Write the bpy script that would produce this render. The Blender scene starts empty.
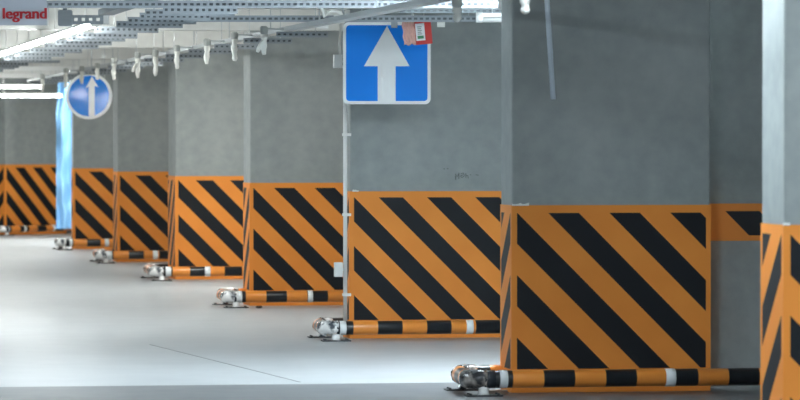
import bpy, bmesh, math, random
from mathutils import Vector, Matrix
random.seed(7)
scene = bpy.context.scene
COL = scene.collection
F = 4000.0
HC = 1.615
YAW = math.atan(667/4000.0)
PITCH = math.atan(59.7/4000.0)
SA, CA = math.sin(YAW), math.cos(YAW)

def W(px, d, z=0.0):
    """point at depth d on the sight line through image column px"""
    r = (px-400)/F*d
    return Vector((r*CA + d*SA, d*CA - r*SA, z))
def Zof(y, d):
    return HC + (140.3-y)*d/F
def lane(xl, d):
    """point of a line running parallel to the row, xl metres beside the vanishing line"""
    px = -267 + xl*F/d
    return W(px, d)

# ------------------------------------------------------------------ materials
def mat(name):
    m = bpy.data.materials.new(name); m.use_nodes = True
    nt = m.node_tree; b = nt.nodes['Principled BSDF']
    return m, nt, b
def simple(name, col, rough=.5, metal=0.0, noise=0.0, nscale=8.0, bump=0.0):
    m, nt, b = mat(name)
    b.inputs['Base Color'].default_value = (*col, 1); b.inputs['Roughness'].default_value = rough
    b.inputs['Metallic'].default_value = metal
    if noise or bump:
        tc = nt.nodes.new('ShaderNodeTexCoord'); n = nt.nodes.new('ShaderNodeTexNoise')
        n.inputs['Scale'].default_value = nscale; n.inputs['Detail'].default_value = 6
        nt.links.new(tc.outputs['Object'], n.inputs['Vector'])
        if noise:
            mx = nt.nodes.new('ShaderNodeMix'); mx.data_type = 'RGBA'
            mx.inputs[6].default_value = (*[c*(1-noise) for c in col], 1)
            mx.inputs[7].default_value = (*[min(1, c*(1+noise)) for c in col], 1)
            nt.links.new(n.outputs['Fac'], mx.inputs[0]); nt.links.new(mx.outputs[2], b.inputs['Base Color'])
        if bump:
            bp = nt.nodes.new('ShaderNodeBump'); bp.inputs['Strength'].default_value = bump
            bp.inputs['Distance'].default_value = .02
            nt.links.new(n.outputs['Fac'], bp.inputs['Height']); nt.links.new(bp.outputs['Normal'], b.inputs['Normal'])
    return m
def concrete(name, c1, c2, rough=.8, s1=1.3, s2=9.0):
    m, nt, b = mat(name)
    N = nt.nodes.new; L = nt.links.new
    tc = N('ShaderNodeTexCoord')
    n1 = N('ShaderNodeTexNoise'); n1.inputs['Scale'].default_value = s1; n1.inputs['Detail'].default_value = 8; n1.inputs['Roughness'].default_value = .6
    n2 = N('ShaderNodeTexNoise'); n2.inputs['Scale'].default_value = s2; n2.inputs['Detail'].default_value = 4
    L(tc.outputs['Object'], n1.inputs['Vector']); L(tc.outputs['Object'], n2.inputs['Vector'])
    a = N('ShaderNodeMath'); a.operation = 'MULTIPLY_ADD'; a.inputs[1].default_value = .35; L(n2.outputs['Fac'], a.inputs[0])
    s = N('ShaderNodeMath'); s.operation = 'MULTIPLY'; s.inputs[1].default_value = .65; L(n1.outputs['Fac'], s.inputs[0]); L(s.outputs[0], a.inputs[2])
    r = N('ShaderNodeValToRGB'); r.color_ramp.elements[0].position = .36; r.color_ramp.elements[1].position = .64
    r.color_ramp.elements[0].color = (*c1, 1); r.color_ramp.elements[1].color = (*c2, 1)
    L(a.outputs[0], r.inputs[0]); L(r.outputs[0], b.inputs['Base Color'])
    b.inputs['Roughness'].default_value = rough
    bp = N('ShaderNodeBump'); bp.inputs['Strength'].default_value = .15; bp.inputs['Distance'].default_value = .01
    L(n2.outputs['Fac'], bp.inputs['Height']); L(bp.outputs['Normal'], b.inputs['Normal'])
    return m, nt, b, r
ORANGE = (.80, .25, .034); BLACK = (.010, .012, .016)
def math_node(nt, op, a=None, b=None):
    n = nt.nodes.new('ShaderNodeMath'); n.operation = op
    for i, v in enumerate((a, b)):
        if v is None: continue
        if isinstance(v, (int, float)): n.inputs[i].default_value = v
        else: nt.links.new(v, n.inputs[i])
    return n.outputs[0]
def orange_color(nt):
    tc = nt.nodes.new('ShaderNodeTexCoord'); n = nt.nodes.new('ShaderNodeTexNoise')
    n.inputs['Scale'].default_value = 3; n.inputs['Detail'].default_value = 6
    nt.links.new(tc.outputs['Object'], n.inputs['Vector'])
    mx = nt.nodes.new('ShaderNodeMix'); mx.data_type = 'RGBA'
    mx.inputs[6].default_value = (.76, .24, .036, 1); mx.inputs[7].default_value = (.90, .33, .060, 1)
    nt.links.new(n.outputs['Fac'], mx.inputs[0]); return mx.outputs[2]
def band_material():
    m, nt, b = mat('hazard_stripes'); L = nt.links.new
    u1 = nt.nodes.new('ShaderNodeUVMap'); u1.uv_map = 'U1'; s1 = nt.nodes.new('ShaderNodeSeparateXYZ'); L(u1.outputs[0], s1.inputs[0])
    u2 = nt.nodes.new('ShaderNodeUVMap'); u2.uv_map = 'U2'; s2 = nt.nodes.new('ShaderNodeSeparateXYZ'); L(u2.outputs[0], s2.inputs[0])
    u, z, v = s1.outputs[0], s1.outputs[1], s2.outputs[0]
    t = math_node(nt, 'SUBTRACT', math_node(nt, 'SUBTRACT', u, .04), math_node(nt, 'SUBTRACT', 1.15, z))
    st = math_node(nt, 'GREATER_THAN', math_node(nt, 'FLOORED_MODULO', t, .4), .2)
    for cond in (math_node(nt, 'GREATER_THAN', u, .036), math_node(nt, 'GREATER_THAN', v, .032),
                 math_node(nt, 'GREATER_THAN', z, s2.outputs[1]), math_node(nt, 'LESS_THAN', z, 1.15)):
        st = math_node(nt, 'MULTIPLY', st, cond)
    mx = nt.nodes.new('ShaderNodeMix'); mx.data_type = 'RGBA'; L(st, mx.inputs[0]); L(orange_color(nt), mx.inputs[6]); mx.inputs[7].default_value = (*BLACK, 1)
    L(mx.outputs[2], b.inputs['Base Color']); b.inputs['Roughness'].default_value = .6; b.inputs['Specular IOR Level'].default_value = .25
    return m
def pipe_material():
    m, nt, b = mat('striped_pipe_paint'); L = nt.links.new
    u1 = nt.nodes.new('ShaderNodeUVMap'); u1.uv_map = 'U1'; s1 = nt.nodes.new('ShaderNodeSeparateXYZ'); L(u1.outputs[0], s1.inputs[0])
    st = math_node(nt, 'GREATER_THAN', math_node(nt, 'FLOORED_MODULO', s1.outputs[0], .4), .2)
    mx = nt.nodes.new('ShaderNodeMix'); mx.data_type = 'RGBA'; L(st, mx.inputs[0]); L(orange_color(nt), mx.inputs[6]); mx.inputs[7].default_value = (*BLACK, 1)
    L(mx.outputs[2], b.inputs['Base Color']); b.inputs['Roughness'].default_value = .28
    return m
def emis(name, col, st):
    m, nt, b = mat(name)
    b.inputs['Base Color'].default_value = (.9, .9, .9, 1)
    b.inputs['Emission Color'].default_value = (*col, 1); b.inputs['Emission Strength'].default_value = st
    return m

M = {}
M['concrete'], _, _, _ = concrete('column_concrete', (.265, .295, .295), (.37, .395, .39))
M['wall'], _, _, _ = concrete('wall_concrete', (.25, .28, .28), (.36, .39, .39))
M['ceiling'], _, _, _ = concrete('ceiling_concrete', (.66, .67, .65), (.78, .785, .765), s1=.6)
M['orange'], nt, b = mat('orange_paint'); nt.links.new(orange_color(nt), b.inputs['Base Color']); b.inputs['Roughness'].default_value = .6
M['black'] = simple('black_paint', BLACK, .6)
M['band'] = band_material(); M['pipe'] = pipe_material()
M['galv'] = simple('galvanised_steel', (.29, .325, .355), .5, .0, .12, 30)
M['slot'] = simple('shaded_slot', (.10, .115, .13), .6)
M['paleg'] = simple('pale_grey_steel', (.50, .53, .54), .5)
M['galv_dark'] = simple('dull_steel', (.20, .23, .25), .5, .5)
M['white'] = simple('white_plastic', (.82, .83, .82), .4)
M['tape'] = simple('white_reflective_tape', (.85, .88, .9), .3)
M['cable'] = simple('off_white_cable_sleeve', (.80, .80, .76), .6, 0, .12, 40, .3)
M['socket'] = simple('grey_socket', (.42, .44, .42), .5)
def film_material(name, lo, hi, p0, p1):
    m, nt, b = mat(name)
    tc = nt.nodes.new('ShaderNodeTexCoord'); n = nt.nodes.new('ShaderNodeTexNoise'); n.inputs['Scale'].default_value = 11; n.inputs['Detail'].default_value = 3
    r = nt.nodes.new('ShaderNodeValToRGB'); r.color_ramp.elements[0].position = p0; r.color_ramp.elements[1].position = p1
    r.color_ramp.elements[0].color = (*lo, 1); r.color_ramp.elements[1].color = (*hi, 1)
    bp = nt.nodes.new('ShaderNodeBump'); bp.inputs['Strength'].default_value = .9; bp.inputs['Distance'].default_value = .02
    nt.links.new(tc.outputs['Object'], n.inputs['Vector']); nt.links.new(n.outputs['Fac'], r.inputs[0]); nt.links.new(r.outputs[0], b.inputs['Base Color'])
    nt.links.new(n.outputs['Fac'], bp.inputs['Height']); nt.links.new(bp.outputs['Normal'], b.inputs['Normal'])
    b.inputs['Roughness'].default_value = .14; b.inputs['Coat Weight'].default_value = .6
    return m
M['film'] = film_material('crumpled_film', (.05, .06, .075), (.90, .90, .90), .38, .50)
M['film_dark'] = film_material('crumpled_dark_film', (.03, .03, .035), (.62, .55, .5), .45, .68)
M['filmblack'] = simple('black_film_wrap', (.03, .035, .045), .10, .1, .5, 14, .8)
M['plate'] = simple('steel_plate', (.07, .075, .08), .5, .4)
M['blue'] = simple('sign_blue', (.006, .235, .86), .4)
M['blue'].node_tree.nodes['Principled BSDF'].inputs['Specular IOR Level'].default_value = .2
M['signwhite'] = simple('sign_white', (.92, .93, .94), .35)
M['blue_g'] = simple('glossy_sign_blue', (.012, .21, .74), .09)
M['grey_back'] = simple('sign_back', (.4, .42, .43), .5, .5)
M['red'] = simple('red_card', (.62, .035, .03), .45)
M['pink'] = simple('pink_film', (.90, .52, .45), .2, 0, .15, 30, .5)
M['green'] = simple('green_print', (.05, .28, .12), .5)
M['text'] = simple('red_lettering', (.55, .018, .03), .5)
M['board'] = simple('pale_grey_board', (.50, .53, .60), .5)
M['lamp'] = emis('lit_diffuser', (.97, 1.0, .98), 44)
M['fill_cool'] = emis('added_cool_diffuser', (.80, .93, 1.0), 140)
M['fill_warm'] = emis('added_warm_diffuser', (.99, 1.0, .94), 140)
M['slot_joint'] = simple('joint_sealant', (.26, .27, .28), .7)
M['rod'] = simple('zinc_rod', (.55, .58, .6), .4, .5)
M['pvc'] = simple('grey_pvc', (.74, .82, .90), .3)
M['tarp'] = simple('blue_film', (.27, .55, .95), .3, 0, .15, 2)
M['dirt'] = simple('dark_scrap', (.04, .04, .04), .8)
M['pencil'] = simple('pencil_marks', (.12, .14, .14), .8)
M['wood'] = simple('raw_wood', (.62, .47, .38), .7, 0, .2, 20)
M['plaster'] = simple('white_plaster', (.78, .80, .78), .7)

# floor: polished concrete with scuffs and a joint
M['floor'], nt, b, _ = concrete('floor_concrete', (.385, .405, .425), (.45, .47, .485), .42, .35, 3.0)
M['floor_near'], _, _, _ = concrete('floor_concrete_near', (.135, .145, .155), (.18, .19, .20), .45, .5, 4.0)

# ------------------------------------------------------------------ mesh helpers
def link(name, me, m, parent=None, smooth=False):
    o = bpy.data.objects.new(name, me); COL.objects.link(o)
    if m is not None: me.materials.append(m)
    if parent is not None: o.parent = parent
    if smooth:
        for p in me.polygons: p.use_smooth = True
    return o
def obj(name, bm, m, parent=None, smooth=False):
    me = bpy.data.meshes.new(name); bm.normal_update(); bm.to_mesh(me); bm.free()
    return link(name, me, m, parent, smooth)
def box(bm, lo, hi, rot=None):
    v = [bm.verts.new((x, y, z)) for z in (lo[2], hi[2]) for y in (lo[1], hi[1]) for x in (lo[0], hi[0])]
    for f in ((0,2,3,1),(4,5,7,6),(0,1,5,4),(2,6,7,3),(0,4,6,2),(1,3,7,5)):
        bm.faces.new([v[i] for i in f])
    if rot is not None:
        for q in v: q.co = rot @ q.co
    return v
def bbox_obj(name, lo, hi, m, parent=None, bevel=0.0):
    bm = bmesh.new(); box(bm, lo, hi)
    if bevel: bmesh.ops.bevel(bm, geom=bm.edges[:], offset=bevel, segments=2, affect='EDGES', profile=.7)
    return obj(name, bm, m, parent)
def tube(bm, pts, r, n=12, cap=True, uvl=None, u0=0.0):
    pts = [Vector(p) for p in pts]; rings = []; acc = [u0]
    for i in range(1, len(pts)): acc.append(acc[-1] + (pts[i]-pts[i-1]).length)
    rr = r if isinstance(r, (list, tuple)) else [r]*len(pts)
    t0 = (pts[1]-pts[0]).normalized()
    up = Vector((0,0,1)) if abs(t0.z) < .9 else Vector((1,0,0))
    a = t0.cross(up).normalized()
    for i, p in enumerate(pts):
        t = (pts[min(i+1, len(pts)-1)] - pts[max(i-1, 0)]).normalized()
        a = (a - t*a.dot(t)).normalized(); bb = t.cross(a)
        rings.append([bm.verts.new(p + (a*math.cos(2*math.pi*k/n) + bb*math.sin(2*math.pi*k/n))*rr[i]) for k in range(n)])
    for i in range(len(rings)-1):
        for k in range(n):
            f = bm.faces.new((rings[i][k], rings[i][(k+1)%n], rings[i+1][(k+1)%n], rings[i+1][k])); f.smooth = True
            if uvl is not None:
                for l, u in zip(f.loops, (acc[i], acc[i], acc[i+1], acc[i+1])): l[uvl].uv = (u, 0)
    if cap:
        for rg, u in ((rings[0][::-1], acc[0]), (rings[-1], acc[-1])):
            f = bm.faces.new(rg)
            if uvl is not None:
                for l in f.loops: l[uvl].uv = (u, 0)
def tube_obj(name, pts, r, m, parent=None, n=12):
    bm = bmesh.new(); tube(bm, pts, r, n); return obj(name, bm, m, parent)
def prism(bm, outline, y0, y1):
    """outline in XZ extruded from y0 to y1"""
    a = [bm.verts.new((x, y0, z)) for x, z in outline]; c = [bm.verts.new((x, y1, z)) for x, z in outline]
    bm.faces.new(a); bm.faces.new(c[::-1]); n = len(a)
    for i in range(n): bm.faces.new((a[i], c[i], c[(i+1)%n], a[(i+1)%n]))
    bmesh.ops.recalc_face_normals(bm, faces=bm.faces[:])
def prism_obj(name, outline, y0, y1, m, parent=None):
    bm = bmesh.new(); prism(bm, outline, y0, y1); return obj(name, bm, m, parent)
def rrect(x0, z0, x1, z1, r, n=6):
    out = []
    for cx, cz, a0 in ((x1-r, z1-r, 0), (x0+r, z1-r, 90), (x0+r, z0+r, 180), (x1-r, z0+r, 270)):
        for k in range(n+1):
            a = math.radians(a0 + 90*k/n); out.append((cx + r*math.cos(a), cz + r*math.sin(a)))
    return out
def thing(name, label, cat, loc=(0,0,0), rz=0, group=None):
    o = bpy.data.objects.new(name, None); COL.objects.link(o); o.empty_display_size = .1
    o.location = loc; o.rotation_euler = (0,0,rz)
    return tag(o, label, cat, group)
def tag(o, label, cat, group=None):
    o['label'] = label; o['category'] = cat
    if group: o['group'] = group
    return o
def dup(root, loc, rz=None, label=None):
    r = root.copy(); COL.objects.link(r); r.location = loc
    if rz is not None: r.rotation_euler = (0,0,rz)
    if label: r['label'] = label
    for ch in list(root.children):
        c = ch.copy(); COL.objects.link(c); c.parent = r
        for g in list(ch.children):
            d = g.copy(); COL.objects.link(d); d.parent = c
    return r
def struct(name, lo, hi, m):
    o = bbox_obj(name, lo, hi, m); o['kind'] = 'structure'; return o

# ------------------------------------------------------------------ setting
CEIL = 3.0
X0, X1, Y0, Y1 = -12.0, 13.0, -6.0, 76.0
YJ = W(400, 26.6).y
struct('floor', (X0, YJ, -.2), (X1, Y1, 0), M['floor'])
struct('floor_near', (X0, Y0, -.2), (X1, YJ, 0), M['floor_near'])  # nearer stretch of floor in a darker tone
struct('ceiling', (X0, Y0, CEIL), (X1, Y1, CEIL+.25), M['ceiling'])
struct('wall_left', (X0-.2, Y0, 0), (X0, Y1, CEIL), M['wall'])
struct('wall_right', (X1, Y0, 0), (X1+.2, Y1, CEIL), M['wall'])
struct('wall_back', (X0, Y1, 0), (X1, Y1+.2, CEIL), M['wall'])
struct('wall_front', (X0, Y0-.2, 0), (X1, Y0, CEIL), M['wall'])
# saw-cut joint running across the floor slab
pa, pb = W(150, 31.6), W(300, 26.7)
dv = (pb-pa).normalized(); nv = Vector((-dv.y, dv.x, 0))*.006
bm = bmesh.new(); vs = [bm.verts.new(p) for p in (pa-nv, pb-nv, pb+nv, pa+nv)]
for v in vs: v.co.z = .0015
lower = [bm.verts.new((v.co.x, v.co.y, -.001)) for v in vs]
bm.faces.new(vs); bm.faces.new(lower[::-1])
for i in range(4): bm.faces.new((vs[i], lower[i], lower[(i+1)%4], vs[(i+1)%4]))
bmesh.ops.recalc_face_normals(bm, faces=bm.faces[:])
o = obj('trim_1', bm, M['slot_joint']); o['kind'] = 'structure'

# ------------------------------------------------------------------ columns
def column(px, d, width, depth, label, rz=0.0, smear=None):
    p = W(px, d)
    t = thing('concrete_column', label, 'column', (p.x, p.y, 0), rz)
    bm = bmesh.new(); box(bm, (0, 0, 0), (width, depth, CEIL))
    ed = [e for e in bm.edges if abs(e.verts[0].co.z - e.verts[1].co.z) > 1]
    bmesh.ops.bevel(bm, geom=ed, offset=.012, segments=2, affect='EDGES', profile=.5)
    obj('shaft', bm, M['concrete'], t)
    # painted hazard band wrapping all four faces
    e = .004; H = 1.2
    bm = bmesh.new(); U1 = bm.loops.layers.uv.new('U1'); U2 = bm.loops.layers.uv.new('U2')
    c = [(-e, -e), (width+e, -e), (width+e, depth+e), (-e, depth+e)]
    walls = [(c[0], c[1], 0), (c[3], c[0], 1), (c[1], c[2], 0), (c[2], c[3], 0)]
    for a, q, flip in walls:
        L = math.hypot(a[0]-q[0], a[1]-q[1])
        vs = [bm.verts.new((*a, .001)), bm.verts.new((*q, .001)), bm.verts.new((*q, H)), bm.verts.new((*a, H))]
        f = bm.faces.new(vs)
        for l, (u, z) in zip(f.loops, ((0, 0), (L, 0), (L, H), (0, H))):
            uu = L-u if flip else u
            l[U1].uv = (uu, z); l[U2].uv = (L-uu, .15)
    bmesh.ops.remove_doubles(bm, verts=bm.verts[:], dist=1e-5)
    # thin top lip of the paint layer
    for a, q, flip in walls:
        ai = (min(max(a[0], 0), width), min(max(a[1], 0), depth)); qi = (min(max(q[0], 0), width), min(max(q[1], 0), depth))
        f = bm.faces.new([bm.verts.new((*a, H)), bm.verts.new((*q, H)), bm.verts.new((*qi, H)), bm.verts.new((*ai, H))])
        for l in f.loops: l[U1].uv = (.5, 1.19); l[U2].uv = (.5, .15)
    obj('hazard_band', bm, M['band'], t)
    if smear:
        for k, (x0, x1) in enumerate(smear):
            bm = bmesh.new(); n = 9; a = []; 
            for i in range(n):
                x = x0 + (x1-x0)*i/(n-1)
                a.append((x, 1.2 + random.uniform(.006, .016)))
            prism(bm, [(x0, 1.197), (x1, 1.197)] + a[::-1], -.006, .002)
            s = obj('plaster_smear', bm, M['plaster'], t); s['label'] = 'white plaster smear along the top of the orange band'
    return t

cols = {}
cols['Z'] = column(784, 19.62, 1.3, .43, 'nearest striped concrete column, cut off by the right edge of the picture', smear=[(-.004, .03)])
cols['A'] = column(512, 25.55, 1.30, .37, 'large grey column with grey pipe hanging before it, second nearest', smear=[(0, .11)])
cols['B'] = column(350, 32.55, 1.31, .34, 'striped concrete column behind the square one-way arrow sign', smear=[(.02, .07)])
cols['C'] = column(250, 39.0, 1.31, .50, 'striped concrete column just left of and behind the square arrow sign')
cols['D'] = column(175.5, 46.4, 1.31, .78, 'brightest lit yellow-orange striped column, third to the left of square sign column')
cols['E'] = column(117.5, 53.05, 1.31, .60, 'striped concrete column just right of the round blue sign')
cols['F'] = column(73, 59.3, 1.31, .25, 'striped concrete column behind the round blue sign, beside the blue sheet')
cols['G'] = column(5, 68.2, 1.42, 1.30, 'farthest striped column at the left edge, turned cornerwise, left of blue sheet', rz=math.radians(38))

# pencil scribble on the second column
def stroke(bm, pts, w=.006):
    tube(bm, [(x, -.0022, z) for x, z in pts], w/2, 6)
sB = 122.9
def bp(x, y): return ((x-350)/sB/.986, HC-(y-140.3)/sB)
bm = bmesh.new()
for pl in ([(455.5,176),(456,180)], [(455.5,174),(457,177),(459,174.5)], [(459,173),(459,179)], [(461,174),(463.5,173),(464.5,176),(462,178),(460.8,176),(463,175)],
           [(466,173.5),(466.2,178)], [(466,176),(468,175.5),(468.5,178.5)], [(470,175),(471.5,175)], [(476,175),(479,175.3)], [(443.5,169),(445,169)], [(447,168.7),(448.5,169)]):
    stroke(bm, [bp(*q) for q in pl])
o = obj('scribble', bm, M['pencil'], cols['B']); o['label'] = 'dark pencil scribble on the concrete'

# wall behind the large column, with a short strip of the striped band
pA = cols['A'].location
wx0, wx1, wy = pA.x+1.27, pA.x+3.6, pA.y+.47
bm = bmesh.new(); box(bm, (wx0, wy, 0), (wx1, wy+.2, CEIL))
o = obj('wall_rear', bm, M['wall']); o['kind'] = 'structure'
wl = o
o = bbox_obj('hazard_strip', (wx0, wy-.004, .955), (wx1, wy, 1.2), M['orange'], wl); o['label'] = 'short strip of orange band on the grey wall'
xb = W(734.5, 26.02).x
for k in range(4):
    x = xb + .4*k
    q = prism_obj('black_stripe', [(x, 1.15), (x+.23, 1.15), (x+.23+.16, .99), (x+.16, .99)], wy-.0055, wy-.004, M['black'], o)
    q['label'] = 'black diagonal stripe'
# ------------------------------------------------------------------ pipe guards round the column feet
def fillet(poly, r, n=7):
    out = [Vector(poly[0])]
    for i in range(1, len(poly)-1):
        p, a, c = Vector(poly[i]), Vector(poly[i-1]), Vector(poly[i+1])
        d1, d2 = (a-p).normalized(), (c-p).normalized()
        s, e = p + d1*r, p + d2*r
        for k in range(n+1):
            t = k/n; ang = t*math.pi/2
            out.append(p + d1*r*(1-math.sin(ang)) + d2*r*(1-math.cos(ang)))
    out.append(Vector(poly[-1])); return out
def guard(key, px_left, d_front, front_len, depth, back_len, black_px, ring_px, label, rz=0.0, back_dx=.04, hz=.107):
    """px_left: outer edge of the left bend; black_px: where the first orange segment starts"""
    p = W(px_left, d_front); R = .055; s = F/d_front
    t = thing('pipe_guard', label, 'pipe guard', (p.x, p.y, 0), rz, )
    def lx(px): return (px-px_left)/s/.986
    rb = .11; fm = M['film_dark'] if key == 'A' else M['film']
    poly = [(front_len, 0, hz), (R, 0, hz), (R+back_dx, depth, hz), (R+back_dx+back_len, depth, hz)]
    path = fillet(poly, rb)
    # arc-length origin at the first orange edge, measured leftwards from the right end
    L0 = front_len - lx(black_px)
    bm = bmesh.new(); U1 = bm.loops.layers.uv.new('U1')
    tube(bm, path, R, 20, True, U1, (-L0) % .4)       # at arc L0 the modulo is zero: to the right of it comes orange
    # arc grows leftwards, so shift by .2 to make the piece right of the mark orange
    for f in bm.faces:
        for l in f.loops: l[U1].uv = (.4 - l[U1].uv.x, 0)
    obj('rail', bm, M['pipe'], t)
    # film-wrapped bends
    def piece(name, x0, x1, r, m, label=None):
        o = tube_obj(name, [(x0, 0, hz), ((x0+x1)/2, 0, hz), (x1, 0, hz)], r, m, t, 20)
        if label: o['label'] = label
    fx = lx(black_px) - .09
    piece('film_wrap', R+rb-.02, fx-.02, R+.003, M['filmblack'], 'shiny black film wrapped round the rail')
    bend = [q for q in path if (q - Vector((R, 0, hz))).length < rb*1.02]
    bmw = bmesh.new(); tube(bmw, bend, R+.005, 20)
    for v in bmw.verts: v.co += Vector((random.uniform(-1,1), random.uniform(-1,1), random.uniform(-1,1)))*.0035
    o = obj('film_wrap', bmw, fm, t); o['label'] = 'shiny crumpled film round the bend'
    bend2 = [q for q in path if (q - Vector((R+back_dx, depth, hz))).length < rb*1.05]
    bmw = bmesh.new(); tube(bmw, bend2, R+.005, 20)
    for v in bmw.verts: v.co += Vector((random.uniform(-1,1), random.uniform(-1,1), random.uniform(-1,1)))*.0035
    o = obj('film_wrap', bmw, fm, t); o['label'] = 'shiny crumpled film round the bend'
    for a, q in ring_px:
        piece('reflective_ring', lx(a), lx(q), R+.0025, M['tape'], 'white reflective ring')
    # posts with base plates
    for x, y in ((R+.09, .0), (R+back_dx+.03, depth), (front_len-.12, 0)):
        bmw = bmesh.new(); tube(bmw, [(x, y, .004), (x, y, .02), (x, y, hz-.02)], [.045, .034, .034], 14)
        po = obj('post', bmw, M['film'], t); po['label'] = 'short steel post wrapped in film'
        bmw = bmesh.new(); box(bmw, (x-.115, y-.06, 0), (x+.115, y+.06, .010))
        for sx in (-.09, .09):
            for sy in (-.035, .035): tube(bmw, [(x+sx, y+sy, .009), (x+sx, y+sy, .02)], .010, 6)
        obj('base_plate', bmw, M['plate'], t)
    return t
GL = 'pipe guard with '
guard('A', 461, 25.2, 2.35, .62, .62, 512, [(499, 507), (667, 677)], 'nearest orange and black pipe guard, at the foot of the large grey column')
guard('B', 318, 32.1, 1.75, .62, .6, 352.5, [(339, 345.5), (466, 473)], 'orange and black pipe guard at the foot of the square sign column')
guard('C', 221, 38.5, 1.75, .75, .6, 245, [(236.5, 241.5), (307, 312)], 'orange and black pipe guard, third nearest, its silver bend behind the square sign column')
guard('D', 149, 45.9, 1.75, 1.05, .6, 172, [(165, 170.5), (204, 209.5)], 'orange and black pipe guard at the foot of the brightest yellow-orange column')
guard('E', 95, 52.5, 1.75, .9, .6, 113, [(107, 111.5), (152, 157)], 'orange and black pipe guard of the column just right of the round sign')
guard('F', 55, 58.8, 1.75, .6, .6, 73, [(69, 72), (104, 108)], 'orange and black pipe guard of the column behind the round sign')
g = guard('G', -12, 67.6, 2.6, 1.9, .6, 0, [(17, 20), (56, 59)], 'farthest orange and black pipe guard, at the left edge below the blue sheet', rz=math.radians(38))
g.location = cols['G'].location + Matrix.Rotation(math.radians(38), 3, 'Z') @ Vector((-.35, -.28, 0))

# offcut of wood beside the nearest guard
p = W(497, 25.42)
tag(bbox_obj('wood_offcut', (-.065, -.03, 0), (.065, .03, .028), M['wood'], None, .004), 'small pale wood offcut under the nearest pipe guard', 'wood offcut').location = (p.x, p.y, 0)
p = W(300, 38.1)
for px, d, lab in ((288-5, 38.12, None),): pass
def scrap(px, d, s, label):
    bm = bmesh.new(); bmesh.ops.create_icosphere(bm, subdivisions=2, radius=s)
    for v in bm.verts: v.co = Vector((v.co.x*random.uniform(.8, 1.3), v.co.y*random.uniform(.7, 1.1), max(v.co.z*.5*random.uniform(.7, 1.2), -s*.4)))
    zmin = min(v.co.z for v in bm.verts)
    for v in bm.verts: v.co.z -= zmin
    o = obj('debris_scrap', bm, M['dirt']); p = W(px, d); o.location = (p.x, p.y, 0); tag(o, label, 'debris')
scrap(259, 38.45, .03, 'small dark scrap on the floor before the third nearest pipe guard')

# ------------------------------------------------------------------ ceiling services
def channel_mesh(bm, L, h=.05, dep=.04, pitch=.042, hole=.022):
    """perforated strut along +x, front towards -y"""
    a, q = h*.34, h*.68
    box(bm, (0, 0, 0), (L, .003, a)); box(bm, (0, 0, q), (L, .003, h))
    n = max(2, int(L/pitch))
    pt = L/n
    for i in range(n+1):
        xc = i*pt; w = (pt-hole)/2
        x0, x1 = max(0, xc-w), min(L, xc+w)
        box(bm, (x0, 0, a), (x1, .003, q))
    box(bm, (0, .003, h-.003), (L, dep, h)); box(bm, (0, .003, 0), (L, .012, .003))
def shade_backing(L, h, dep, parent):
    bbox_obj('slot_shade', (.001, .012, .0005), (L-.001, .016, h-.003), M['slot'], parent)  # dark sheet behind the holes, shade inside the channel put into its colour
ZB = 2.525                                                    # underside of the short brackets
def bracket(L, label, group, h=.055):
    t = thing('strut_bracket', label, 'bracket', (0, 0, 0), 0, group)
    bm = bmesh.new(); channel_mesh(bm, L, h); obj('channel', bm, M['galv'], t); shade_backing(L, h, .04, t)
    for x in (L-.1,):
        bm = bmesh.new(); tube(bm, [(x, .02, .01), (x, .02, CEIL-ZB)], .004, 6)
        obj('hanger_rod', bm, M['rod'], t)
    return t
first = None
dd = 28.75
while dd < 62:
    c = lane(3.075 + random.uniform(-.015, .03), dd)
    if first is None:
        first = bracket(.54, 'short perforated grey steel bracket beside the row of strip lamps under the ceiling', 'short perforated brackets under the ceiling')
        first.location = (c.x, c.y, ZB)
    else:
        dup(first, (c.x, c.y, ZB))
    dd += random.choice((1.05, 1.5, 1.9))
# long perforated struts reaching across to the columns
def long_strut(px0, px1, d, y, label, mk='galv', h=.05):
    p0, p1 = W(px0, d), W(px1, d); L = (p1-p0).length
    t = thing('cross_strut', label, 'strut', (p0.x, p0.y, Zof(y, d)), -YAW)
    bm = bmesh.new(); channel_mesh(bm, L, h, .04, .045, .026); obj('channel', bm, M[mk], t); shade_backing(L, h, .04, t)
    for k in range(3):
        x = L*(.1+.4*k); bm = bmesh.new(); tube(bm, [(x, .02, .01), (x, .02, CEIL-Zof(y, d))], .006, 6); obj('hanger_rod', bm, M['rod'], t)
    return t
long_strut(47, 498, 28.2, 8, 'long perforated steel strut nearest the camera, along the top edge of the picture')
ls = long_strut(186, 500, 31.0, 22, 'long perforated steel strut just above the square arrow sign')
for px, w_, h_, mk in ((437, .062, .04, 'cable'), (391, .05, .045, 'galv'), (317, .09, .05, 'white')):
    x = (px-186)/129.0
    bbox_obj('clip', (x, 0, -h_), (x+w_, .04, .0005), M[mk], ls, .005)
long_strut(145, 235, 29.6, 16, 'medium perforated steel strut between the two long ones, left of the square sign')
long_strut(400, 500, 29.6, 13, 'dull dark steel strut behind the red packet', 'galv_dark', .03)
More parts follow.
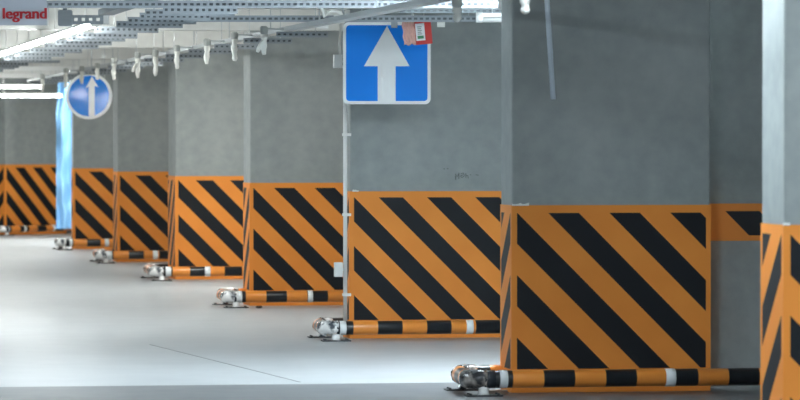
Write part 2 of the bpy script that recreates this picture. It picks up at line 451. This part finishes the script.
# raceway of white cable trunking close to the columns (runs with the row)
def run_along(xl, d0, d1): return lane(xl, d0), lane(xl, d1)
a, q = run_along(4.46, 21.0, 60.0)
L = (q-a).length
t = thing('cable_tray', 'long white cable tray running along the row of columns, with white tails hanging', 'cable tray', (a.x, a.y, 2.488), math.atan2(q.y-a.y, q.x-a.x))
bm = bmesh.new(); box(bm, (0, -.05, 0), (L, .05, .004)); box(bm, (0, -.05, .004), (L, -.046, .035)); box(bm, (0, .046, .004), (L, .05, .035)); obj('tray', bm, M['paleg'], t)
bm = bmesh.new()
for k in range(3):
    tube(bm, [(x*L/60, -.025+.025*k+.006*math.sin(x*1.7+k), .018+.006*math.sin(x+k)) for x in range(61)], .010, 6)
obj('cable', bm, M['cable'], t)
for k in range(14):
    x = L*(k+.5)/14; bm = bmesh.new(); tube(bm, [(x, -.048, .03), (x, -.048, CEIL-2.488)], .005, 6); obj('hanger_rod', bm, M['rod'], t)
# short brackets that carry the white tray
fb = None; dd = 32.1
while dd < 59:
    c = lane(4.36, dd)
    if fb is None:
        fb = bracket(.42, 'short perforated grey bracket under the white cable tray by the columns', 'short brackets under the white cable tray', .045); fb.location = (c.x, c.y, 2.442)
    else: dup(fb, (c.x, c.y, 2.442))
    dd += 2.06
# grey tray (unlit nearer end of the lamp row) and the row of lit strip lamps
TH = math.atan2(q.y-a.y, q.x-a.x)
a2, q2 = run_along(3.0, 20.0, 32.2); L2 = (q2-a2).length
t = thing('cable_tray', 'dull grey cable tray leading from the top edge to the nearest strip lamp', 'cable tray', (a2.x, a2.y, 2.62), TH)
bm = bmesh.new(); box(bm, (0, -.06, 0), (L2, .06, .004)); box(bm, (0, -.06, .004), (L2, -.056, .045)); box(bm, (0, .056, .004), (L2, .06, .045)); obj('tray', bm, M['galv'], t)
for k in range(5):
    x = L2*(k+.5)/5; bm = bmesh.new(); tube(bm, [(x, 0, .004), (x, 0, CEIL-2.62)], .005, 6); obj('hanger_rod', bm, M['rod'], t)

def strip_lamp(L, mk, label, group, zc, w=.058):
    t = thing('strip_lamp', label, 'lamp', (0, 0, zc), 0, group)
    bm = bmesh.new(); box(bm, (0, -w/2, .037), (L, w/2, .06)); obj('housing', bm, M['white'], t)
    bm = bmesh.new()
    prof = [(-w/2, .0365), (-w/2*.95, .016), (-w/2*.6, .004), (0, 0), (w/2*.6, .004), (w/2*.95, .016), (w/2, .0365)]
    r0 = [bm.verts.new((.012, y, z)) for y, z in prof]; r1 = [bm.verts.new((L-.012, y, z)) for y, z in prof]
    for i in range(len(prof)-1): bm.faces.new((r0[i], r1[i], r1[i+1], r0[i+1]))
    bm.faces.new(r0); bm.faces.new(r1[::-1]); bm.faces.new([r0[0], r0[-1], r1[-1], r1[0]])
    bmesh.ops.recalc_face_normals(bm, faces=bm.faces[:])
    obj('diffuser', bm, M[mk], t)
    for x in (0, L-.012):
        bbox_obj('end_cap', (x, -w/2-.002, .0), (x+.012, w/2+.002, .062), M['white'], t)
    for x in (.5*L,):
        bm = bmesh.new(); tube(bm, [(x, 0, .059), (x, 0, CEIL-zc)], .006, 6); obj('hanger_rod', bm, M['white'], t)
    return t
ROWG = 'lit strip lamps in the row over the aisle'
lamp0 = None
for d in (33.2, 34.85, 36.5, 38.15, 39.8, 41.45, 43.1, 44.75, 50.5, 53.5, 55.2, 58.5, 60.2, 62.0):
    c = lane(3.0, d)
    if lamp0 is None:
        lamp0 = strip_lamp(1.55, 'lamp', 'lit white strip lamp in the row that runs along the aisle', ROWG, 2.555); lamp0.location = (c.x, c.y, 2.555); lamp0.rotation_euler = (0, 0, TH)
    else: dup(lamp0, (c.x, c.y, 2.555), TH)
# unseen strip lamps, added to brighten the column faces and the floor
near = None
NEAR_FILL = [(6.6, 6.0)] + [(xl, d) for d in (6.0, 10.5, 15.0, 19.5) for xl in (2.4, 4.3)] + [(5.2, 13.2), (6.3, 17.4), (5.0, 21.4), (5.2, 26.2), (5.45, 26.9), (0.9, 25.4)] + \
       [(-1.6, 28), (0.6, 33.0), (6.05, 26.2), (5.7, 26.1), (6.6, 10.5), (6.4, 27.2)]
FAR_FILL = [(-1.6, 35), (-1.6, 40), (-1.6, 46), (-1.6, 53), (-1.6, 60), (6.4, 35.0), (5.9, 42.4), (6.5, 43.2), (6.3, 49.3), (6.3, 55.5), (6.1, 63.5), (2.4, 61.5), (5.6, 61.8), (5.9, 64.9)]
for mk, spots, lab, grp in (('fill_cool', NEAR_FILL, 'added cool white strip lamp brightening the near columns, unseen above the picture', 'added cool strip lamps for the near columns'),
                            ('fill_warm', FAR_FILL, 'added warm white strip lamp brightening the far columns, hidden behind columns or left of the picture', 'added warm strip lamps for the far columns')):
    near = None
    for xl, d in spots:
        c = lane(xl, d)
        if near is None:
            near = strip_lamp(1.55, mk, lab, grp, 2.78); near.location = (c.x, c.y, 2.78); near.rotation_euler = (0, 0, TH)
        else: dup(near, (c.x, c.y, 2.78), TH)
# lamps across the aisle at the far end
def cross_lamp(px0, px1, d, y, label, w=.075):
    p0, p1 = W(px0, d), W(px1, d)
    t = strip_lamp((p1-p0).length, 'lamp', label, None, Zof(y, d), w); t.location = (p0.x, p0.y, Zof(y, d)); t.rotation_euler = (0, 0, -YAW)
cross_lamp(-55, 62, 63.5, 97, 'bright white strip lamp across the aisle before the farthest column, lower of two')
cross_lamp(-55, 42, 61.0, 88, 'white strip lamp across the aisle before the farthest column, upper of two', .05)
# pale crosswise trunking at the far end
def trunk(px0, px1, d, y, h, label, mk='white'):
    p0, p1 = W(px0, d), W(px1, d); z = Zof(y, d); L = (p1-p0).length
    t = thing('cross_trunking', label, 'cable duct', (p0.x, p0.y, z), -YAW)
    bm = bmesh.new(); box(bm, (0, 0, 0), (L, .06, h)); box(bm, (0, -.003, h), (L, .063, h+.008)); obj('duct', bm, M[mk], t)
    for x in (.1*L, .9*L):
        bm = bmesh.new(); tube(bm, [(x, .03, h), (x, .03, CEIL-z)], .006, 6); obj('hanger_rod', bm, M['rod'], t)
trunk(-40, 40, 57.0, 78, .05, 'pale cable duct across the aisle left of the round sign, lower')
trunk(-40, 92, 55.6, 70.5, .05, 'pale cable duct across the aisle above the round sign, upper')
trunk(-40, 60, 54.0, 63, .03, 'thin grey steel duct across the aisle, topmost of three before the far lamps', 'galv')
# downstand beams over every column row
for i, (d, k) in enumerate(((25.87, 'A'), (32.55, 'B'), (39.0, 'C'), (46.4, 'D'), (53.05, 'E'), (59.3, 'F'), (68.0, 'G'))):
    y = cols[k].location.y
    struct('trim_%d' % (i+2), (X0, y-.10, 2.685), (X1, y+.24, CEIL), M['ceiling'])

# feed box at the tip of the lamp row
p = W(58, 32.6)
t = thing('feed_box', 'grey feed box on the nearest end of the lamp row, right of lettered board', 'junction box', (p.x, p.y, Zof(26, 32.6)), -YAW)
bm = bmesh.new(); box(bm, (0, 0, 0), (.115, .09, .13)); bmesh.ops.bevel(bm, geom=bm.edges[:], offset=.006, segments=2, affect='EDGES')
obj('box', bm, M['galv'], t)
bm = bmesh.new(); channel_mesh(bm, .30, .075, .05, .05, .028)
for v in bm.verts: v.co += Vector((.116, .02, .015))
obj('duct', bm, M['galv'], t)
bm = bmesh.new(); box(bm, (.37, .012, .018), (.412, .02, .088)); o = obj('end_plate', bm, M['white'], t); o['label'] = 'pale end plate'
tube_obj('gland', [(.055, .045, .128), (.055, .045, .15)], .018, M['galv_dark'], t)
tube_obj('hanger_rod', [(.055, .045, .149), (.055, .045, CEIL-Zof(26, 32.6))], .006, M['rod'], t, 6)

# lettered board
d = 31.0; p = W(-32, d); z0 = Zof(25.2, d); wB = 79/F*d/1.0; hB = 40/F*d
t = thing('lettered_board', 'pale grey hanging board with red lettering legrand at the top left corner', 'sign', (p.x, p.y, z0), -YAW)
bm = bmesh.new(); box(bm, (0, 0, 0), (wB, .05, hB)); obj('panel', bm, M['board'], t)
bm = bmesh.new(); box(bm, (wB, -.004, -.004), (wB+.009, .054, hB+.004)); o = obj('edge_strip', bm, M['white'], t); o['label'] = 'white edge strip'
for x in (.06, wB-.06): tube_obj('hanger_rod', [(x, .025, hB), (x, .025, CEIL-z0)], .005, M['rod'], t, 6)
cu = bpy.data.curves.new('lettering', 'FONT'); cu.body = 'legrand'; cu.size = .145; cu.extrude = .002; cu.offset = .0015; cu.resolution_u = 6
tmp = bpy.data.objects.new('lettering', cu); COL.objects.link(tmp); bpy.context.view_layer.update()
me = bpy.data.meshes.new_from_object(tmp.evaluated_get(bpy.context.evaluated_depsgraph_get())); bpy.data.objects.remove(tmp)
xs = [v.co.x for v in me.vertices]; zs = [v.co.y for v in me.vertices]
s = F/d; xw = (46.3-2.8)/s; k = xw/(max(xs)-min(xs)); kz = (9.8+21.6-11.0)/s/(max(zs)-min(zs))
kz = 13.2/s/(max(zs)-min(zs)) if False else kz*.70
for v in me.vertices:
    x, y, zz = v.co
    v.co = ((x-min(xs))*k + (2.8+32)/s, -.0025 - zz, (y-min(zs))*kz + (25.2-22.3)/s)
bmt = bmesh.new(); bmt.from_mesh(me)
for sx in (.0035, .007):
    g2 = bmesh.ops.duplicate(bmt, geom=bmt.verts[:len(me.vertices)] + bmt.edges[:len(me.edges)] + bmt.faces[:len(me.polygons)])
    for e in g2['geom']:
        if isinstance(e, bmesh.types.BMVert): e.co.x += sx; e.co.y -= sx*.02
bmt.to_mesh(me); bmt.free()
o = link('lettering', me, M['text'], t); o['label'] = 'red lettering reading legrand'

# ------------------------------------------------------------------ hanging white cable tails
def tail(px, d, ytop, ybot, label, fork=False, kind=0):
    p = W(px, d); zt = min(Zof(ytop, d), 2.545); zb = Zof(ybot, d)
    t = thing('cable_tail', label, 'cable', (p.x, p.y, 0), 0, 'white cable tails hanging from the tray by the columns')
    bm = bmesh.new(); R = .032
    tube(bm, [(0, 0, zt), (0, 0, zt-.012), (0, 0, zt-.055), (0, 0, zt-.075)], [.020, R, R, .018], 12); obj('socket', bm, M['socket'], t)
    bm = bmesh.new(); tube(bm, [(.02, 0, zt-.02), (lane(4.41, d).x-p.x, 0, max(2.50, min(2.515, zt-.03)))], .007, 6); obj('hook', bm, M['rod'], t)
    n = 9; pts = []; rs = []; lean = random.uniform(-.004, .004)
    for i in range(n):
        f = i/(n-1)
        pts.append((lean*f + .003*math.sin(f*7+px), .003*math.cos(f*6+px), zt-.06 - (zt-.06-zb)*f)); rs.append((.026 - .004*f + .004*math.sin(f*13+px))*(.6 if i == n-1 else 1))
    bm = bmesh.new(); tube(bm, pts, rs, 10)
    obj('tail', bm, M['cable'], t)
    if fork:
        zf = zt-.11
        bm = bmesh.new(); tube(bm, [(0, 0, zf), (-.02, -.01, zf-.03), (-.045, -.012, zf-.075), (-.055, -.012, zf-.10)], [.016, .02, .018, .012], 10)
        o = obj('side_branch', bm, M['cable'], t)
    return t
for px, d, yt, yb, fk, lab in (
    (525, 22.2, -16, 14, False, 'white cable tail before the large grey column, left of the hanging grey pipe'),
    (457, 24.3, -4, 22, False, 'white cable tail right of the red packet, before the square sign column'),
    (264, 33.1, 26, 55, True, 'forked white cable tail hanging left of the square arrow sign'),
    (234.5, 35.1, 32, 61, False, 'white cable tail first to the left of the forked one'),
    (207, 37.1, 38.5, 64, False, 'white cable tail second to the left of the forked one'),
    (177, 39.6, 45, 69, False, 'white cable tail third to the left of the forked one'),
    (155.5, 41.7, 50, 76, False, 'white cable tail fourth to the left of the forked one'),
    (137.8, 43.5, 52, 78, True, 'forked white cable tail between the round sign and the brightest column'),
    (114, 46.2, 58, 80, False, 'white cable tail at the right edge of the round blue sign'),
    (97.5, 48.3, 63, 80, False, 'short white cable tail over the right half of the round blue sign'),
    (82, 50.4, 66, 84, False, 'short white cable tail over the left half of the round blue sign'),
    (66, 52.8, 68, 88, False, 'white cable tail at the left edge of the round blue sign'),
    (42.5, 57.8, 74, 92, False, 'farthest white cable tail, left of the round blue sign')):
    tail(px, d*.966, yt, yb, lab, fk)
# cable loop and box above the sign's left corner
s = F/30.97
p = W(328, 30.97)
def cl(x, y): return ((x-328)/s, 0, (140.3-y)/s+HC)
t = thing('cable_loop', 'cream cable loop over the top left corner of the square sign', 'cable', (p.x, p.y, 0), -YAW)
tube_obj('cable', [cl(*q) for q in ((318, -40), (319, 0), (325, 17), (328, 13), (332, 11), (337, 11.5), (341, 14), (343, 18), (343, 23))], .014, M['cable'], t, 8)
tube_obj('connector', [cl(336.5, 15), cl(336.5, 23)], .022, M['white'], t, 10)

# ------------------------------------------------------------------ conduit, boxes on the square sign column
t = cols['B'].location
d = 32.45; p = W(345.8, d)
th = thing('conduit', 'white vertical conduit down the left edge of the square sign column', 'conduit', (p.x, p.y, 0))
tube_obj('tube', [(0, .03, .12), (0, .03, 1.3), (0, .03, 2.5)], .017, M['white'], th, 12)
for z in (.35, 1.0, 1.65, 2.2):
    bm = bmesh.new(); box(bm, (-.022, .008, z), (.045, .052, z+.022)); obj('clip', bm, M['white'], th)
def jbox(px0, px1, y0, y1, d, label):
    s = F/d; p = W(px0, d); w = (px1-px0)/s; h = (y1-y0)/s
    t = thing('junction_box', label, 'junction box', (p.x, p.y, Zof(y1, d)), 0)
    bbox_obj('box', (0, 0, 0), (w, .06, h), M['white'], t, .008)
    bbox_obj('lid', (.008, -.008, .008), (w-.008, .0, h-.008), M['white'], t, .003)
    tube_obj('gland', [(w-.003, .03, h*.5), (w+.005, .03, h*.5)], .012, M['white'], t, 10)
    return t
jbox(334.8, 343.2, 262.5, 277, 32.44, 'white switch box beside the lower part of the white conduit')
t = jbox(334, 342.6, 54.5, 68, 32.44, 'white junction box at the left edge of the square arrow sign')
tube_obj('lead', [(.055, .03, .10), (.05, .03, .2), (.058, .03, .30), (.055, .03, .36)], .010, M['cable'], t, 8)

# ------------------------------------------------------------------ signs
d = 31.9; s = F/d; p = W(343, d); zb = Zof(104.2, d); Wd = 87.6/s; Hd = 82.0/s
t = thing('arrow_sign', 'square blue traffic sign with a large white arrow pointing up', 'traffic sign', (p.x, p.y, zb), -YAW)
prism_obj('plate', rrect(0, 0, Wd, Hd, .045), 0, .02, M['signwhite'], t)
b_ = 3.1/s
prism_obj('blue_field', rrect(b_, b_, Wd-b_, Hd-b_, .028), -.002, .0, M['blue'], t)
def sp(x, y): return ((x-343)/s, (104.2-y)/s)
o = prism_obj('arrow', [sp(*q) for q in ((387, 26), (409.6, 66.3), (395.6, 66.3), (395.6, 102), (377.7, 102), (377.7, 66.3), (364, 66.3))], -.004, -.002, M['signwhite'], t)
o['label'] = 'white arrow pointing up'
for x in (.15, Wd-.15): tube_obj('hanger_rod', [(x, .012, Hd-.01), (x, .012, CEIL-zb)], .006, M['rod'], t, 6)

d = 51.6; s = F/d; p = W(89, d); zc = Zof(96, d); R = .6/2
t = thing('round_sign', 'round blue traffic sign with a white arrow, at the far left', 'traffic sign', (p.x, p.y, zc))
t.rotation_euler = (math.radians(-1.35), 0, -YAW)
def disc(r, n=48): return [(r*math.cos(2*math.pi*k/n), r*math.sin(2*math.pi*k/n)) for k in range(n)]
prism_obj('plate', disc(R), 0, .02, M['signwhite'], t)
prism_obj('blue_field', disc(R-.038), -.002, 0, M['blue_g'], t)
def sp2(x, y): return ((x-89)/s, (96-y)/s)
o = prism_obj('arrow', [sp2(*q) for q in ((92, 76.5), (98.5, 87), (94.8, 86), (94.8, 116), (88.8, 116), (88.8, 86.5), (86, 88))], -.004, -.002, M['signwhite'], t)
o['label'] = 'white arrow pointing up'
for x in (.03, .2): tube_obj('hanger_rod', [(x, .012, math.sqrt(R*R-x*x)-.03), (x, .012, CEIL-zc)], .006, M['rod'], t, 6)

# ------------------------------------------------------------------ red packet wrapped in film
d = 31.3; s = F/d; p = W(404, d)
zb = Zof(46, d)
t = thing('red_packet', 'red packet in clear film hanging before the square sign, top right corner', 'packet', (p.x, p.y, zb), -YAW)
t.rotation_euler = (0, math.radians(-5), -YAW)
bbox_obj('card', (.095, 0, .0), (.225, .05, .205), M['red'], t, .006)
bm = bmesh.new()
n, mth = 14, 12
g = [[bm.verts.new((.0 + .10*i/n + .004*math.sin(j*1.1), .01 - .012*math.sin(i*1.9+.4*j) , .005 + .185*j/mth + .006*math.sin(i*.9))) for j in range(mth+1)] for i in range(n+1)]
for i in range(n):
    for j in range(mth): bm.faces.new((g[i][j], g[i+1][j], g[i+1][j+1], g[i][j+1]))
r = bmesh.ops.extrude_face_region(bm, geom=bm.faces[:])
for e in r['geom']:
    if isinstance(e, bmesh.types.BMVert): e.co.y += .03
bmesh.ops.recalc_face_normals(bm, faces=bm.faces[:])
o = obj('film_side', bm, M['pink'], t, True); o['label'] = 'pinkish crumpled film side of the packet'
o = bbox_obj('label_card', (.10, -.004, .03), (.172, .0, .165), M['signwhite'], t); o['label'] = 'white label with printed picture'
bm = bmesh.new(); box(bm, (.112, -.0055, .045), (.160, -.004, .068)); x_ = obj('print', bm, M['green'], o)
bm = bmesh.new()
for k in range(5): box(bm, (.116, -.0055, .078+.014*k), (.150-.005*(k%2), -.004, .086+.014*k))
obj('print', bm, M['socket'], o)
for x0, x1 in ((.10, .08), (.17, .19)): tube_obj('hanger_string', [(x0, .02, .195), ((x0+x1)/2, .015, .26), (x1, .02, (CEIL-zb-.08716*x1)/.99619)], .004, M['cable'], t, 6)

# unlit batten between the columns
p = W(476, 29.5); zz = Zof(22.5, 29.5)
t = thing('batten_lamp', 'unlit white batten lamp reaching behind the large grey column', 'lamp', (p.x, p.y, zz), -YAW)
tube_obj('end_cap', [(0, .03, .037), (.05, .03, .037)], .037, M['white'], t, 16)
tube_obj('tube', [(.05, .03, .02), (.9, .03, .02)], .019, M['white'], t, 14)
bbox_obj('housing', (.04, .005, .041), (.92, .055, .07), M['white'], t, .004)
for x in (.12, .8): tube_obj('hanger_rod', [(x, .03, .069), (x, .03, CEIL-zz)], .005, M['rod'], t, 6)

# grey pipe hanging before the large column
d = 25.6; s = F/d
p = W(553, d); zb = Zof(99.5, d); top = W(544.5, d)
t = thing('hanging_pipe', 'thin grey pipe hanging slanted before the large grey column', 'pipe', (p.x, p.y, 0))
dx = (top.x-p.x)*1.35
bm = bmesh.new(); tube(bm, [(0, 0, zb), (dx*.5, 0, (zb+CEIL)/2), (dx, 0, CEIL)], .019, 16); obj('tube', bm, M['pvc'], t)
o = tube_obj('collar', [(dx*.985, 0, CEIL-.03), (dx, 0, CEIL)], .032, M['galv_dark'], t, 16)

# ------------------------------------------------------------------ blue film sheet between the two farthest columns
p0, p1 = W(56, 66.5), W(73.5, 66.5); L = (p1-p0).length; zb = .14; zt = 2.6
bm = bmesh.new(); n, mth = 22, 60
g = []
for i in range(n+1):
    row = []
    for j in range(mth+1):
        f = j/mth; u = i/n
        pinch = 1 - .25*max(0, (f-.75)/.25)
        x = L*(.5 + (u-.5)*pinch)
        y = .05*math.sin(u*9+1.5*math.sin(f*3)) + .03*math.sin(f*14+u*5) + .02*math.sin(f*31-u*7)
        row.append(bm.verts.new((x, y, zb + (zt-zb)*f)))
    g.append(row)
for i in range(n):
    for j in range(mth): bm.faces.new((g[i][j], g[i+1][j], g[i+1][j+1], g[i][j+1]))
r = bmesh.ops.extrude_face_region(bm, geom=bm.faces[:])
for e in r['geom']:
    if isinstance(e, bmesh.types.BMVert): e.co.y += .006
bmesh.ops.recalc_face_normals(bm, faces=bm.faces[:])
t = thing('blue_sheet', 'pale blue plastic sheet hanging between the two farthest columns', 'plastic sheet', (p0.x, p0.y, 0), -YAW)
obj('sheet', bm, M['tarp'], t, True)
tube_obj('hanging_bar', [(-.05, .003, zt-.01), (L+.05, .003, zt-.01)], .014, M['galv'], t, 10)
for x in (.06, L-.06): tube_obj('hanger_rod', [(x, .003, zt-.01), (x, .003, CEIL)], .006, M['rod'], t, 6)

# ------------------------------------------------------------------ camera, world, view
cam = bpy.data.cameras.new('camera'); co = bpy.data.objects.new('camera', cam); COL.objects.link(co)
cam.sensor_width = 36; cam.lens = F/800*36; cam.clip_start = .1; cam.clip_end = 300
co.location = (0, 0, HC); co.rotation_euler = (math.pi/2 - PITCH, 0, -YAW)
cam.dof.use_dof = True; cam.dof.focus_distance = 30.0; cam.dof.aperture_fstop = 5.0
scene.camera = co
w = bpy.data.worlds.new('world'); scene.world = w; w.use_nodes = True
w.node_tree.nodes['Background'].inputs[0].default_value = (.6, .7, .8, 1); w.node_tree.nodes['Background'].inputs[1].default_value = .05
vs = scene.view_settings; vs.view_transform = 'Standard'; vs.look = 'None'; vs.gamma = 1; vs.use_curve_mapping = False
vs.exposure = 0.22
